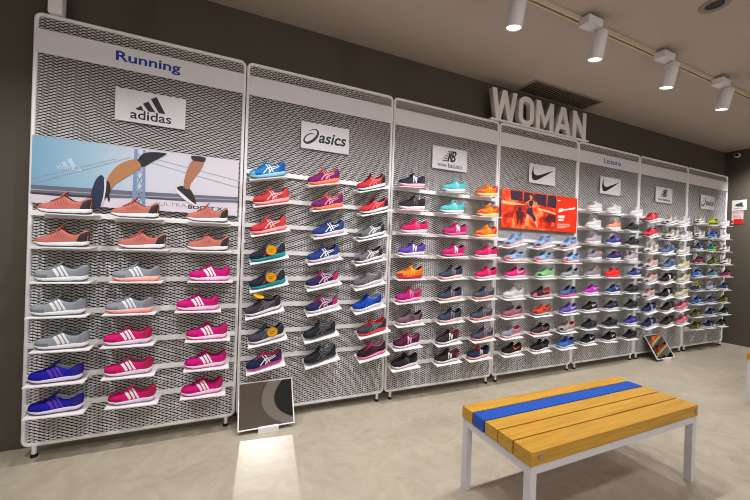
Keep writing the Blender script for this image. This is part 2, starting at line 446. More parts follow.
def poster_runner():
    # px() turns poster fractions (u right, v down) to local metres
    W, H = 1.137, .402
    r = thing('poster', 'wide poster of running legs before a bridge on the first panel', 'poster', (.018, -.0075, 1.562))
    box('sheet', 0, W, -.004, 0, 0, H, grad_print('poster_sky', [(0, (118, 164, 192)), (.25, (152, 186, 206)), (.5, (204, 206, 218)), (1, (214, 207, 217))]), r)
    UX = [(0, .009), (.1, .092), (.2, .178), (.3, .267), (.4, .359), (.5, .456), (.6, .557), (.7, .661), (.8, .771), (.9, .885), (1, 1)]
    def P(pts): return [(interp(UX, u)*W if 0 < u < 1 else u*W, (1-v)*H) for u, v in pts]
    def lay(name, loops, k, c): return flat(name, [P(l) for l in loops], -.0042-.0006*k, mat(c, .5), r, .0005)
    water = [(0, 1), (0, .86), (.15, .85), (.35, .86), (.55, .83), (.8, .82), (1, .80), (1, 1)]
    lay('water', [water], 0, (216, 208, 218))
    lay('bridge_deck', [[(0, .74), (.3, .72), (.6, .70), (1, .66), (1, .76), (.8, .80), (.6, .80), (.3, .86), (.1, .87), (0, .86)]], 1, (104, 106, 122))
    lay('deck_edge', [[(0, .80), (.5, .775), (1, .705), (1, .72), (.5, .79), (0, .815)]], 2, (160, 160, 172))
    lay('deck_shadow', [[(0, .845), (.3, .835), (.3, .865), (.1, .875), (0, .87)]], 3, (62, 62, 76)); lay('deck_shadow', [[(.55, .795), (.8, .785), (.8, .80), (.56, .81)]], 3, (62, 62, 76))
    cab = []
    for (u0, v0, u1, v1) in ((0, .72, .47, .16), (0, .64, .40, .21), (.55, .12, 1, .36), (.55, .2, 1, .48)):
        cab.append([(u0, v0), (u1, v1), (u1, v1+.012), (u0, v0+.012)])
    for c_ in cab: lay('bridge_cable', [c_], 1, (150, 166, 186))
    tw = [[(.487, .02), (.503, .02), (.505, 1), (.483, 1)], [(.528, .02), (.540, .02), (.548, 1), (.53, 1)]]
    for k in range(5):
        v = .08+.18*k
        tw += [[(.500, v), (.507, v), (.533, v+.16), (.526, v+.16)], [(.526, v), (.533, v), (.507, v+.16), (.500, v+.16)]]
    for k in range(2): lay('bridge_tower', [tw[k]], 4, (120, 146, 182))
    for k in range(2, len(tw)): lay('tower_brace', [tw[k]], 5, (140, 160, 190))
    # rear leg (left): thigh short, knee, calf trailing back to the raised foot
    skin, dark = (176, 122, 78), (30, 27, 36)
    sh = spl([(.545, .06), (.64, .03), (.62, .10), (.575, .20), (.53, .30), (.515, .235), (.505, .19)], 5)
    calf = spl([(.525, .26), (.505, .19), (.46, .22), (.41, .32), (.375, .46), (.355, .60), (.36, .70), (.375, .73), (.40, .62), (.44, .52), (.49, .40), (.52, .31)], 5)
    lay('leg_skin', [calf], 6, skin); lay('shorts', [sh], 7, dark)
    shoe = spl([(.305, .58), (.33, .50), (.345, .55), (.348, .68), (.345, .82), (.33, 1.0), (.30, 1.03), (.285, .93), (.285, .78)], 5)
    lay('shoe_sole', [shoe], 8, (40, 46, 72))
    lay('shoe_edge', [spl([(.345, .56), (.356, .60), (.354, .76), (.345, .92), (.332, 1.0), (.343, .84), (.347, .68)], 4)], 9, (214, 208, 214))
    lay('shoe_upper', [spl([(.356, .60), (.37, .60), (.378, .70), (.372, .80), (.376, .88), (.368, .90), (.362, .82), (.35, .88), (.354, .76)], 4)], 7, (40, 34, 38))
    # front leg (right): knee at the top, shin down to the planted toe
    shin = spl([(.765, .12), (.80, .06), (.825, .10), (.815, .22), (.79, .36), (.765, .50), (.76, .60), (.735, .58), (.733, .46), (.745, .28)], 5)
    lay('leg_skin', [shin], 6, (172, 112, 86)); lay('shorts', [spl([(.765, .02), (.83, .02), (.826, .10), (.80, .10), (.775, .10)], 4)], 7, dark)
    lay('shoe_upper', [spl([(.725, .55), (.745, .60), (.765, .60), (.785, .72), (.795, .85), (.77, .80), (.735, .70), (.70, .60)], 5)], 8, (42, 36, 40))
    lay('shoe_edge', [spl([(.695, .60), (.735, .705), (.77, .80), (.797, .855), (.79, .875), (.75, .81), (.70, .67)], 5)], 9, (226, 222, 228))
    lg = mat((184, 204, 218), .5)
    bars_logo(r, .166, (1-.41)*H, .62, -.0048, lg)
    text('lettering', 'adidas', .118, .232, (1-.47)*H, (1-.385)*H, -.0046, lg, r, bold=.012)
    text('lettering', 'ULTRA', .652, .812, .036, .060, -.0046, mat((150, 146, 156), .5), r, bold=-.0)
    text('lettering', 'BOOST X', .822, 1.04, .028, .053, -.0046, M_black, r, bold=.02)
poster_runner()

def poster_red():
    W, H = 1.15, .40
    r = thing('poster', 'red poster of a woman running through orange dust on the fourth panel', 'poster', (3.658, -.0075, 1.625))
    m = D.materials.new('dust_print'); m.use_nodes = True; nt = m.node_tree; L = nt.links
    b = nt.nodes['Principled BSDF']; b.inputs['Roughness'].default_value = .45
    tc = nt.nodes.new('ShaderNodeTexCoord'); n = nt.nodes.new('ShaderNodeTexNoise'); n.inputs['Scale'].default_value = 9; n.inputs['Detail'].default_value = 6; n.inputs['Distortion'].default_value = 1.2
    cr = nt.nodes.new('ShaderNodeValToRGB'); e = cr.color_ramp.elements
    e[0].position = .36; e[0].color = lin((170, 26, 18))+(1,); e[1].position = .74; e[1].color = lin((255, 190, 130))+(1,)
    q = e.new(.5); q.color = lin((240, 60, 18))+(1,); q = e.new(.62); q.color = lin((255, 110, 50))+(1,)
    L.new(tc.outputs['Object'], n.inputs['Vector']); L.new(n.outputs['Fac'], cr.inputs['Fac']); L.new(cr.outputs['Color'], b.inputs['Base Color'])
    def P(pts): return [(u*W, (1-v)*H) for u, v in pts]
    def lay(name, loops, k, c, mm=None): return flat(name, [P(l) for l in loops], -.0042-.0006*k, mm or mat(c, .5), r, .0005)
    box('sheet', 0, W, -.004, 0, 0, H, mat((236, 52, 16), .45), r)
    lay('dust_print', [[(0, 0), (.70, 0), (.70, 1), (0, 1)]], 0, None, m)
    for l in ([(.10, .02), (.25, .02), (.25, .26), (.11, .26)], [(.27, .02), (.38, .02), (.38, .30), (.27, .28)], [(.40, .02), (.56, .02), (.56, .33), (.40, .30)], [(.575, .02), (.695, .02), (.695, .36), (.575, .34)]):
        lay('window_print', [l], 1, (66, 40, 58))
    for l in (spl([(.20, .46), (.225, .43), (.245, .47), (.24, .53), (.275, .56), (.285, .66), (.265, .70), (.262, .80), (.25, .86), (.235, .84), (.232, .74), (.215, .78), (.205, .88), (.19, .86), (.20, .72), (.185, .64), (.17, .60), (.18, .53), (.205, .53)], 4),
              [(.54, .70), (.585, .57), (.60, .53), (.695, .55), (.695, .76), (.64, .74), (.60, .80), (.575, .74)]):
        lay('dark_figure', [l], 1, (92, 30, 36))
    lay('light_streak', [[(0, .30), (.18, .33), (.30, .35), (.12, .40), (0, .38)], [(.44, .40), (.60, .44), (.69, .50), (.69, .53), (.46, .45)]], 2, (255, 186, 130))
    # the runner: head and hair, torso, arms, leggings
    lay('runner_hair', [spl([(.315, .12), (.345, .06), (.40, .08), (.425, .20), (.40, .22), (.36, .14), (.33, .20)], 5)], 3, (110, 40, 30))
    lay('runner_body', [spl([(.335, .10), (.365, .09), (.375, .16), (.365, .21), (.39, .25), (.425, .24), (.44, .30), (.41, .40), (.385, .42), (.37, .36), (.35, .42), (.33, .36), (.315, .30), (.30, .34), (.29, .30), (.32, .24), (.345, .20)], 5)], 4, (214, 140, 104))
    lay('runner_top', [spl([(.335, .25), (.365, .22), (.385, .27), (.37, .37), (.345, .38), (.33, .32)], 5)], 5, (60, 34, 50))
    lay('runner_leggings', [spl([(.315, .46), (.35, .42), (.375, .44), (.385, .56), (.42, .66), (.425, .76), (.40, .76), (.365, .64), (.34, .62), (.305, .56)], 5)], 5, (56, 44, 70))
    lay('runner_legs', [spl([(.405, .75), (.425, .75), (.455, .88), (.45, .95), (.43, .88)], 5), spl([(.315, .58), (.34, .62), (.325, .74), (.30, .84), (.295, .76)], 5)], 4, (236, 170, 130))
    wh = (245, 226, 220)
    lay('tick_logo', [[(.715, .13), (.72, .105), (.73, .125), (.765, .10), (.735, .15), (.72, .15)]], 2, wh)
    lay('lettering', [[(.725, .46), (.735, .36), (.79, .33), (.80, .36), (.97, .26), (.965, .32), (.80, .40), (.775, .44)]], 2, wh)
    lay('lettering', [[(.725, .55), (.82, .53), (.815, .60), (.72, .62)], [(.735, .64), (.81, .62), (.805, .69), (.73, .71)]], 2, wh)
    lay('small_lettering', [[(.72, .78+.05*k), (.90-.06*(k == 2), .755+.05*k), (.90-.06*(k == 2), .785+.05*k), (.72, .81+.05*k)] for k in range(3)], 2, (250, 170, 150))
poster_red()

# ------------------------------------------------------------------ shoes
SL = .262
HW = [(0, .0), (.012, .015), (.035, .024), (.07, .031), (.13, .038), (.22, .044), (.33, .0455), (.45, .042), (.58, .0365), (.7, .034), (.82, .0345), (.9, .032), (.95, .026), (.985, .015), (1, .0)]
HTOP = {'runner': [(0, .034), (.015, .048), (.05, .058), (.12, .064), (.22, .069), (.34, .079), (.44, .092), (.50, .099), (.56, .096), (.64, .083), (.74, .076), (.84, .083), (.93, .104), (1, .102)],
        'sock':   [(0, .031), (.015, .043), (.05, .052), (.12, .059), (.22, .067), (.34, .083), (.44, .100), (.50, .107), (.56, .098), (.64, .082), (.74, .074), (.84, .080), (.94, .104), (1, .108)],
        'street': [(0, .036), (.015, .050), (.05, .059), (.14, .064), (.24, .069), (.34, .083), (.44, .100), (.50, .108), (.56, .108), (.64, .098), (.74, .091), (.84, .093), (.93, .102), (1, .100)]}
ZB = [(0, .020), (.05, .012), (.12, .005), (.22, .0005), (.5, 0), (.9, 0), (1, .009)]
ZT = [(0, .029), (.1, .026), (.25, .024), (.5, .029), (.7, .034), (.9, .037), (1, .038)]
TF = [(0, 0), (.46, 0), (.49, .22), (.54, .42), (.62, .56), (.72, .62), (.85, .66), (.95, .66), (1, .6)]

def surf(kind, t, a, off=0.):
    """point on the viewer side (-y) of the upper; a from 0 (sole) to 1 (top line); t from toe to heel"""
    w = interp(HW, t); tf = interp(TF, t); h = interp(HTOP[kind], t); zt = interp(ZT, t)-.004
    ca = math.cos(a*PI/2); sa = math.sin(a*PI/2)
    y = -w*(1-(1-tf)*(1-ca**.85)); z = zt+(h-zt)*sa**(1.0 if tf == 0 else .92)
    x = (t-.5)*SL
    if t > .86: x += (t-.86)/.14*(.006*math.sin(PI*min(1, a*1.15))-.004*a)
    if off:
        n = Vector((0, -ca, sa*.7+.001)).normalized()
        # lean outward at toe and heel
        if t < .12: n = (n+Vector((-.8*(1-t/.12), 0, .0))).normalized()
        if t > .9: n = (n+Vector((.9*(t-.9)/.1, 0, 0))).normalized()
        return (x+n.x*off, y+n.y*off, z+n.z*off)
    return (x, y, z)

TS = [0, .006, .015, .03, .05, .08, .12, .17, .22, .28, .34, .40, .45, .475, .50, .54, .58, .64, .70, .76, .82, .87, .91, .94, .965, .985, .995, 1]
AS = [0, .12, .25, .4, .55, .7, .85, 1]
def grid_faces(nr, nc):
    return [(i*nc+j, (i+1)*nc+j, (i+1)*nc+j+1, i*nc+j+1) for i in range(nr-1) for j in range(nc-1)]

def mir(p): return (p[0], -p[1], p[2])

def upper_mesh(kind):
    vs = []
    for t in TS:
        l = [surf(kind, t, a) for a in AS]
        vs += l+[mir(p) for p in l[::-1]]
    nc = 2*len(AS)
    fs = []
    for i in range(len(TS)-1):
        for j in range(nc-1):
            if j == len(AS)-1 and TS[i] >= .475: continue     # the ankle opening
            fs.append((i*nc+j, (i+1)*nc+j, (i+1)*nc+j+1, i*nc+j+1))
    return mesh_from(vs, fs)

def lining_mesh(kind):
    ts = [t for t in TS if .475 <= t <= .995]; vs = []
    for t in ts:
        p = Vector(surf(kind, t, 1)); zt = interp(ZT, t)
        d = interp(HTOP[kind], t)-zt
        row = [p+Vector((0, -.0015, .001)), p+Vector((0, .003, .0025)), p+Vector((0, .006, -.004)), Vector((p.x, p.y*.86, zt+d*.4)), Vector((p.x, p.y*.5, zt+.008)), Vector((p.x, 0, zt+.006))]
        row = [tuple(v) for v in row]
        vs += row+[mir(q) for q in row[:-1][::-1]]
    return mesh_from(vs, grid_faces(len(ts), 11))

def sole_mesh(z_lo, z_hi, grow):
    """closed slab following the sole outline; z_lo,z_hi as functions of t"""
    vs = []
    for t in TS:
        w = interp(HW, t)*grow; x = (t-.5)*SL*(1+.012); a, b = z_lo(t), z_hi(t); m = (a+b)/2
        row = [(x, 0, a), (x, -w*.85, a), (x, -w*.98, a+(b-a)*.2), (x, -w*1.03, m), (x, -w, b-(b-a)*.1), (x, -w*.9, b), (x, 0, b)]
        vs += row+[mir(p) for p in row[1:-1][::-1]]
    n = 12; fs = []
    for i in range(len(TS)-1):
        for j in range(n):
            k = (j+1) % n
            fs.append((i*n+j, i*n+k, (i+1)*n+k, (i+1)*n+j))
    return mesh_from(vs, fs)

def tongue_mesh(kind):
    pts = []
    for k in range(7):
        u = k/6; t = .40+.13*u
        h = interp(HTOP[kind], .40)+.001+u*(.036 if kind == 'runner' else .028 if kind == 'street' else .044)+.002
        x = (t-.5)*SL
        hw = .020-.002*u
        for s in (0, 1):
            dz = -.005*s; dx = .005*s
            pts += [(x+dx, -hw, h-.005+dz), (x+dx, -hw*.5, h+dz), (x+dx, hw*.5, h+dz), (x+dx, hw, h-.005+dz)]
    fs = []
    for k in range(6):
        o = k*8
        for j in range(3):
            fs.append((o+j, o+8+j, o+9+j, o+1+j)); fs.append((o+4+j, o+5+j, o+13+j, o+12+j))
        fs.append((o, o+4, o+12, o+8)); fs.append((o+3, o+11, o+15, o+7))
    o = 48
    for j in range(3): fs.append((o+j, o+4+j, o+5+j, o+1+j))
    return mesh_from(pts, fs)

def ribbon(kind, strips, off=.0014, both=False):
    """bands on the side of the upper: list of (centre line [(t,a)..], half width in t)"""
    vs, fs = [], []
    for line, hw in strips:
        for sgn in ((1, -1) if both else (1,)):
            base = len(vs); n = 0
            for (t0, a0), (t1, a1) in zip(line, line[1:]):
                for k in range(6):
                    u = k/5
                    t, a = t0+(t1-t0)*u, a0+(a1-a0)*u
                    # width measured across the line
                    dt, da = (t1-t0)*SL, (a1-a0)*.06
                    L = math.hypot(dt, da); nx, na = -da/L, dt/L
                    h = hw(u) if callable(hw) else hw
                    for s in (-1, 1):
                        p = surf(kind, min(max(t+s*nx*h/SL, .01), .99), min(max(a+s*na*h/.06, .02), .98), off)
                        vs.append(p if sgn > 0 else mir(p))
                    n += 1
            for i in range(n-1):
                fs.append((base+2*i, base+2*i+2, base+2*i+3, base+2*i+1))
    return mesh_from(vs, fs)

def patch(kind, t0, t1, a0, a1, off, nt=6, na=5, lean=0., two=True):
    vs, fs = [], []
    for sgn in ((1, -1) if two else (1,)):
        b = len(vs)
        for i in range(nt+1):
            for j in range(na+1):
                a = a0+(a1-a0)*j/na
                t = t0+(t1-t0)*i/nt+lean*a*(1-i/nt)
                p = surf(kind, min(max(t, .002), .998), a, off); vs.append(p if sgn > 0 else mir(p))
        fs += [tuple(b+q for q in f) for f in grid_faces(nt+1, na+1)]
    return mesh_from(vs, fs)

def lace_mesh(kind):
    bm = bmesh.new()
    for t in (.29, .335, .38, .425):
        prev = None
        for k in range(7):
            a = .74+.26*(k/3 if k <= 3 else (6-k)/3)
            p = surf(kind, t, min(a, 1), .003); p = Vector(p if k <= 3 else mir(p))
            p.x += .008*(k-3)/3
            if prev is not None: add_cyl(bm, prev, p, .0027, n=6)
            prev = p
    # the bow: two small loops
    c = Vector(surf(kind, .45, 1, .006))
    for s in (-1, 1):
        prev = c
        for k in range(1, 7):
            a = k/6*PI*1.7
            p = c+Vector((-.007*math.sin(a), s*.020*(1-math.cos(a))/2*1.1, .003*math.sin(a)))
            add_cyl(bm, prev, p, .0022, n=6); prev = p
    return bm_mesh(bm)

def marks(style, kind):
    if style == 'stripes':
        return ribbon(kind, [([(.335+.085*k, .92), (.50+.082*k, .06)], .0056) for k in range(3)])
    if style == 'knit':
        return ribbon(kind, [([(.30+.055*k, .82), (.38+.05*k, .25)], .0012) for k in range(5)])
    if style == 'tiger':
        return ribbon(kind, [([(.46, .94), (.58, .08)], .0032), ([(.545, .94), (.655, .08)], .0032),
                             ([(.38, .14), (.58, .46), (.82, .84)], .0034), ([(.52, .08), (.68, .40), (.84, .58)], .0030)])
    if style == 'enn':
        return ribbon(kind, [([(.485, .10), (.515, .86)], .0050), ([(.515, .86), (.60, .10)], .0056), ([(.60, .10), (.63, .86)], .0050)])
    if style == 'tick':
        return ribbon(kind, [([(.50, .62), (.515, .38), (.56, .28)], .0045), ([(.56, .28), (.68, .45), (.86, .78)], lambda u: .006*(1-u*.8))])
    return ribbon(kind, [([(.46, .75), (.55, .25)], .0025), ([(.50, .75), (.59, .25)], .0025)])

PARTS = {}
def shoe_meshes(style, kind):
    k = (style, kind)
    if k in PARTS: return PARTS[k]
    z0 = lambda t: interp(ZB, t); z1 = lambda t: interp(ZB, t)+.006+.003*(t > .7)
    zt = lambda t: interp(ZT, t)
    d = {'outsole': sole_mesh(z0, z1, .97), 'midsole': sole_mesh(lambda t: z1(t)-.001, zt, 1.05), 'upper': upper_mesh(kind),
         'lining': lining_mesh(kind), 'tongue': tongue_mesh(kind), 'laces': lace_mesh(kind), 'side_mark': marks(style, kind),
         'heel_counter': patch(kind, .80, .998, .0, .62, .0016, lean=.10), 'toe_cap': patch(kind, .002, .16, .0, .55, .0015),
         'eyestay': patch(kind, .24, .465, .70, .97, .0013, two=False), 'mudguard': patch(kind, .02, .30, .0, .26, .0011, nt=10, two=False)}
    dummy = mat((128, 128, 128), .7)
    for n_, me in d.items():
        me.materials.append(dummy)
        bm = bmesh.new(); bm.from_mesh(me); bmesh.ops.remove_doubles(bm, verts=bm.verts, dist=.0001 if n_ not in ('toe_cap', 'heel_counter') else .0052)
        bmesh.ops.recalc_face_normals(bm, faces=bm.faces); bm.to_mesh(me); bm.free()
        me.polygons.foreach_set('use_smooth', [True]*len(me.polygons))
    PARTS[k] = d
    return d

W_ = (236, 232, 234)
# key: (words, upper, midsole, outsole, mark, heel, laces, toe cap, lining)
K = {
 'oye': ('orange shoe with yellow sole', (240, 84, 30), (226, 206, 60), (190, 190, 40), (255, 150, 90), (230, 70, 30), (250, 120, 50), None, (120, 40, 20)),
 'sal': ('salmon knit running shoe with black heel', (210, 122, 108), W_, (60, 54, 54), (150, 60, 60), (52, 44, 46), (210, 122, 108), None, (110, 50, 46), 'knit', 'sock'),
 'grs': ('pale grey running shoe with white stripes', (158, 166, 174), W_, (90, 90, 98), W_, (146, 154, 164), (180, 186, 192), None, (110, 114, 120)),
 'gro': ('grey running shoe with coral sole', (160, 162, 174), (240, 190, 180), (240, 100, 86), (226, 228, 236), (140, 142, 150), (190, 192, 200), None, (110, 110, 116)),
 'mag': ('magenta running shoe with white stripes', (226, 0, 132), (238, 214, 228), (214, 60, 140), W_, (214, 0, 120), (226, 0, 132), None, (150, 60, 80)),
 'pnk': ('hot pink running shoe with white stripes', (232, 10, 116), (232, 220, 236), (150, 120, 150), W_, (196, 16, 82), (240, 90, 150), None, (170, 90, 100)),
 'blu': ('royal blue running shoe with purple stripes', (30, 24, 182), (226, 224, 238), (120, 50, 110), (92, 52, 184), (34, 28, 150), (40, 40, 150), None, (190, 190, 205)),
 'sky': ('sky blue running shoe with pale toe', (36, 136, 214), (150, 205, 226), (90, 100, 120), W_, (24, 90, 190), (36, 136, 214), (120, 200, 222), (30, 60, 110)),
 'pur': ('purple running shoe with orange sole', (132, 32, 112), (248, 130, 90), (246, 110, 60), (244, 150, 160), (120, 30, 120), (220, 110, 60), None, (220, 110, 60)),
 'rdb': ('red running shoe with black heel', (218, 52, 62), W_, (60, 55, 60), (235, 120, 120), (38, 40, 46), (90, 25, 35), None, (50, 40, 44)),
 'crd': ('coral red running shoe with pale marks', (218, 58, 66), (246, 170, 170), (218, 60, 70), (238, 190, 190), (225, 70, 74), (230, 80, 80), None, (80, 40, 48)),
 'nav': ('navy running shoe with pink edged sole', (46, 66, 142), (206, 218, 232), (236, 120, 150), W_, (50, 76, 150), (50, 70, 140), None, (36, 46, 90)),
 'gry': ('grey running shoe with black heel', (122, 120, 126), W_, (70, 70, 74), W_, (46, 45, 50), (90, 88, 92), (52, 50, 54), (60, 60, 64)),
 'tea': ('dark shoe with teal sole', (40, 42, 58), (0, 156, 168), (0, 130, 142), (170, 60, 120), (44, 46, 60), (60, 60, 76), None, (190, 220, 220)),
 'npk': ('navy and pink running shoe with white sole', (46, 42, 96), W_, (200, 200, 210), (238, 180, 205), (218, 52, 112), (200, 50, 110), None, (220, 210, 214)),
 'gr2': ('plain mid grey shoe', (118, 114, 120), W_, (200, 198, 200), (140, 136, 140), (110, 106, 112), (110, 106, 112), None, (210, 206, 208)),
 'dgr': ('dark grey shoe with tag', (78, 75, 88), W_, (120, 118, 120), (110, 108, 118), (40, 40, 46), (60, 58, 66), None, (46, 46, 50)),
 'rbl': ('bright royal blue running shoe', (14, 72, 190), W_, (210, 208, 214), (40, 96, 206), (16, 66, 176), (10, 56, 160), None, (170, 190, 216)),
 'blk': ('black running shoe', (40, 40, 45), (64, 62, 66), (216, 214, 216), (90, 90, 96), (34, 34, 38), (40, 40, 44), None, (150, 150, 156)),
 'grd': ('dark grey running shoe with red sole', (72, 72, 82), (228, 62, 80), (228, 62, 80), (130, 130, 136), (50, 48, 54), (228, 50, 60), None, (228, 50, 60)),
 'npm': ('navy running shoe with magenta sole', (30, 42, 78), (196, 46, 136), (224, 196, 220), W_, (50, 40, 96), (220, 70, 130), None, (220, 70, 130)),
 'bkp': ('black shoe with pink sole', (48, 22, 38), (244, 150, 180), (244, 84, 134), (90, 40, 60), (60, 24, 44), (244, 70, 130), None, (190, 150, 160)),
 'dnv': ('dark navy running shoe with pink sole', (46, 42, 68), (236, 190, 205), (236, 120, 160), W_, (60, 58, 80), (46, 42, 68), None, (60, 56, 76)),
 'aqu': ('turquoise running shoe with white sole', (96, 202, 206), W_, (170, 170, 200), (130, 216, 218), (90, 196, 200), (96, 202, 206), None, (80, 170, 176)),
 'ora': ('orange running shoe with crimson toe', (252, 126, 20), (246, 214, 150), (250, 160, 60), (255, 160, 40), (228, 40, 60), (255, 150, 30), (228, 32, 72), (228, 60, 50)),
 'bkw': ('black running shoe with white sole', (42, 38, 44), W_, (232, 170, 190), (80, 76, 84), (40, 38, 42), (42, 38, 44), None, (60, 56, 60)),
 'hpk': ('hot pink running shoe', (228, 24, 98), (246, 214, 222), (200, 180, 190), (240, 80, 130), (226, 30, 96), (228, 24, 98), None, (120, 40, 70)),
 'mgn': ('magenta running shoe with white mark', (202, 30, 112), (228, 90, 140), (60, 50, 66), W_, (206, 50, 120), (202, 30, 112), None, (80, 36, 70)),
 'vio': ('violet running shoe with white mark', (106, 70, 182), (228, 226, 236), (200, 120, 150), W_, (96, 66, 170), (90, 60, 160), None, (90, 60, 150)),
 'orr': ('orange running shoe with crimson sole', (255, 142, 12), (206, 26, 62), (220, 30, 90), (255, 176, 60), (250, 130, 20), (255, 150, 30), (200, 30, 60), (96, 30, 60)),
 'slt': ('slate navy shoe with coral sole', (62, 70, 94), (240, 214, 206), (240, 160, 146), (150, 116, 110), (44, 48, 66), (56, 62, 84), None, (40, 42, 58)),
 'mgp': ('magenta and purple running shoe', (192, 26, 132), (240, 190, 205), (226, 70, 110), (240, 120, 170), (224, 60, 100), (225, 50, 90), None, (232, 140, 160)),
 'slp': ('slate running shoe with coral sole', (78, 80, 98), (238, 180, 170), (236, 120, 100), (120, 110, 120), (70, 70, 84), (78, 80, 98), None, (200, 190, 195)),
 'mau': ('mauve running shoe with yellow heel', (132, 96, 116), (236, 222, 228), (204, 190, 40), (90, 60, 80), (60, 56, 60), (120, 86, 106), None, (50, 44, 50)),
 'plm': ('plum running shoe with magenta laces', (92, 20, 72), W_, (200, 190, 200), (226, 190, 214), (96, 26, 76), (224, 30, 130), None, (226, 120, 150)),
 'bkr': ('black running shoe with red brown heel', (58, 42, 46), W_, (180, 170, 170), W_, (164, 70, 66), (60, 40, 44), None, (170, 80, 76)),
 'nvr': ('navy running shoe with red edged sole', (36, 50, 86), (240, 200, 196), (240, 100, 100), (200, 206, 220), (40, 60, 96), (210, 70, 70), None, (40, 46, 66)),
 'pbl': ('pale blue shoe with pink sole', (160, 186, 226), (242, 192, 190), (238, 140, 140), (50, 60, 100), (176, 196, 230), (120, 150, 210), (70, 66, 80), (120, 140, 180)),
 'pbr': ('pale blue running shoe with red toe', (164, 194, 228), (244, 214, 210), (226, 64, 62), (60, 80, 120), (150, 180, 220), (90, 130, 190), (226, 70, 66), (90, 110, 150)),
 'hp2': ('bright pink running shoe with white tick', (242, 44, 128), (248, 214, 226), (210, 190, 200), W_, (240, 40, 120), (236, 30, 110), None, (60, 50, 90)),
 'lgr': ('light green running shoe', (150, 216, 150), (226, 240, 220), (190, 200, 190), (120, 190, 130), (150, 210, 156), (140, 206, 146), (46, 54, 46), (110, 160, 116)),
 'gy2': ('pale grey running shoe with dark tick', (168, 172, 172), W_, (190, 190, 190), (50, 52, 54), (150, 154, 154), (90, 92, 94), None, (52, 54, 54)),
 'wht': ('white shoe', (228, 224, 226), W_, (220, 216, 216), (206, 202, 206), (224, 220, 222), W_, None, (206, 200, 200)),
 'bkc': ('black running shoe with coral heel', (54, 40, 46), (240, 150, 140), (60, 110, 170), (240, 110, 110), (240, 100, 100), (50, 36, 40), (240, 96, 90), (226, 90, 90)),
 'bnp': ('steel blue running shoe with pink sole', (84, 110, 170), (246, 110, 150), (244, 90, 130), (40, 40, 70), (60, 70, 120), (40, 46, 90), None, (36, 34, 70)),
 'ros': ('dusty rose running shoe', (162, 106, 128), (240, 170, 170), (236, 130, 130), (190, 140, 160), (130, 80, 104), (150, 96, 118), None, (60, 44, 56)),
 'orb': ('orange red running shoe with black toe', (236, 84, 48), (190, 196, 206), (60, 60, 66), (90, 50, 60), (120, 70, 70), (255, 120, 60), (50, 46, 52), (230, 90, 60)),
 'vi2': ('violet blue running shoe with white tick', (112, 92, 188), (226, 222, 240), (90, 86, 130), W_, (100, 84, 170), (120, 100, 196), None, (90, 70, 150)),
 'gpk': ('lilac grey running shoe with pink heel', (166, 156, 174), (242, 216, 224), (238, 160, 180), (232, 60, 100), (206, 140, 160), (160, 150, 168), None, (226, 60, 90)),
 'bkg': ('charcoal running shoe with pink sole marks', (66, 62, 64), (226, 214, 214), (238, 60, 90), (196, 70, 96), (40, 38, 40), (50, 48, 50), None, (36, 34, 36)),
 'lgp': ('light grey running shoe with pink heel', (178, 176, 180), (226, 224, 226), (90, 88, 90), (238, 130, 140), (236, 130, 140), (190, 120, 130), (48, 46, 50), (190, 70, 80)),
 'blo': ('black running shoe with orange tick', (40, 34, 36), W_, (200, 190, 190), (244, 96, 40), (38, 34, 36), (36, 32, 34), None, (50, 34, 36)),
 'cbl': ('cornflower blue running shoe', (82, 124, 218), (220, 228, 240), (180, 190, 214), (44, 60, 150), (70, 84, 180), (70, 90, 190), None, (50, 56, 120)),
 'pch': ('peach shoe with white sole', (240, 166, 130), W_, (220, 210, 206), (226, 140, 110), (230, 160, 130), (230, 140, 116), None, (206, 130, 106)),
 'lgy': ('light grey shoe', (184, 178, 186), W_, (200, 196, 198), (150, 146, 154), (176, 170, 178), (190, 186, 190), None, (140, 136, 142)),
 'nvy': ('dark navy shoe', (46, 54, 96), (210, 210, 218), (190, 190, 200), (150, 170, 200), (40, 46, 86), (50, 56, 100), None, (60, 66, 110)),
 'ind': ('indigo shoe with white sole', (66, 66, 142), W_, (206, 204, 212), (150, 150, 200), (60, 58, 130), (60, 60, 140), None, (120, 110, 160)),
 'gyc': ('grey shoe with coral lining', (156, 146, 156), W_, (210, 206, 208), (190, 120, 120), (160, 136, 144), (150, 140, 150), None, (220, 130, 120)),
 'nvm': ('navy shoe with magenta mark', (46, 48, 104), W_, (200, 200, 210), (206, 50, 130), (60, 46, 110), (46, 48, 104), None, (60, 50, 110)),
 'red': ('scarlet shoe', (252, 42, 44), (250, 70, 66), (240, 50, 50), (255, 90, 86), (250, 40, 44), (250, 60, 60), None, (190, 30, 30)),
 'prn': ('dark blue shoe with pale print', (60, 62, 130), W_, (206, 204, 214), (190, 190, 226), (50, 50, 110), (60, 62, 130), None, (90, 90, 150)),
 'orc': ('orchid purple shoe with white sole', (206, 52, 192), W_, (220, 210, 226), W_, (180, 44, 180), (190, 50, 180), None, (110, 40, 130)),
 'dnb': ('dark blue shoe with white mark', (36, 62, 120), W_, (190, 190, 200), W_, (120, 70, 110), (30, 60, 120), None, (50, 60, 110)),
 'blw': ('black shoe with white mark', (34, 33, 35), W_, (210, 208, 210), W_, (34, 32, 34), (34, 33, 35), None, (50, 48, 50)),
 'chn': ('charcoal navy shoe with white sole', (52, 52, 72), W_, (206, 204, 208), (110, 110, 140), (40, 42, 60), (46, 46, 60), None, (60, 60, 80)),
 'vi3': ('purple blue shoe', (76, 60, 160), (224, 220, 236), (190, 190, 220), (110, 160, 214), (70, 54, 140), (76, 60, 160), None, (90, 60, 130)),
 'rdw': ('red shoe with black toe', (226, 54, 74), (236, 226, 226), (60, 54, 56), (236, 110, 120), (226, 60, 80), (210, 50, 66), (44, 38, 40), (150, 40, 50)),
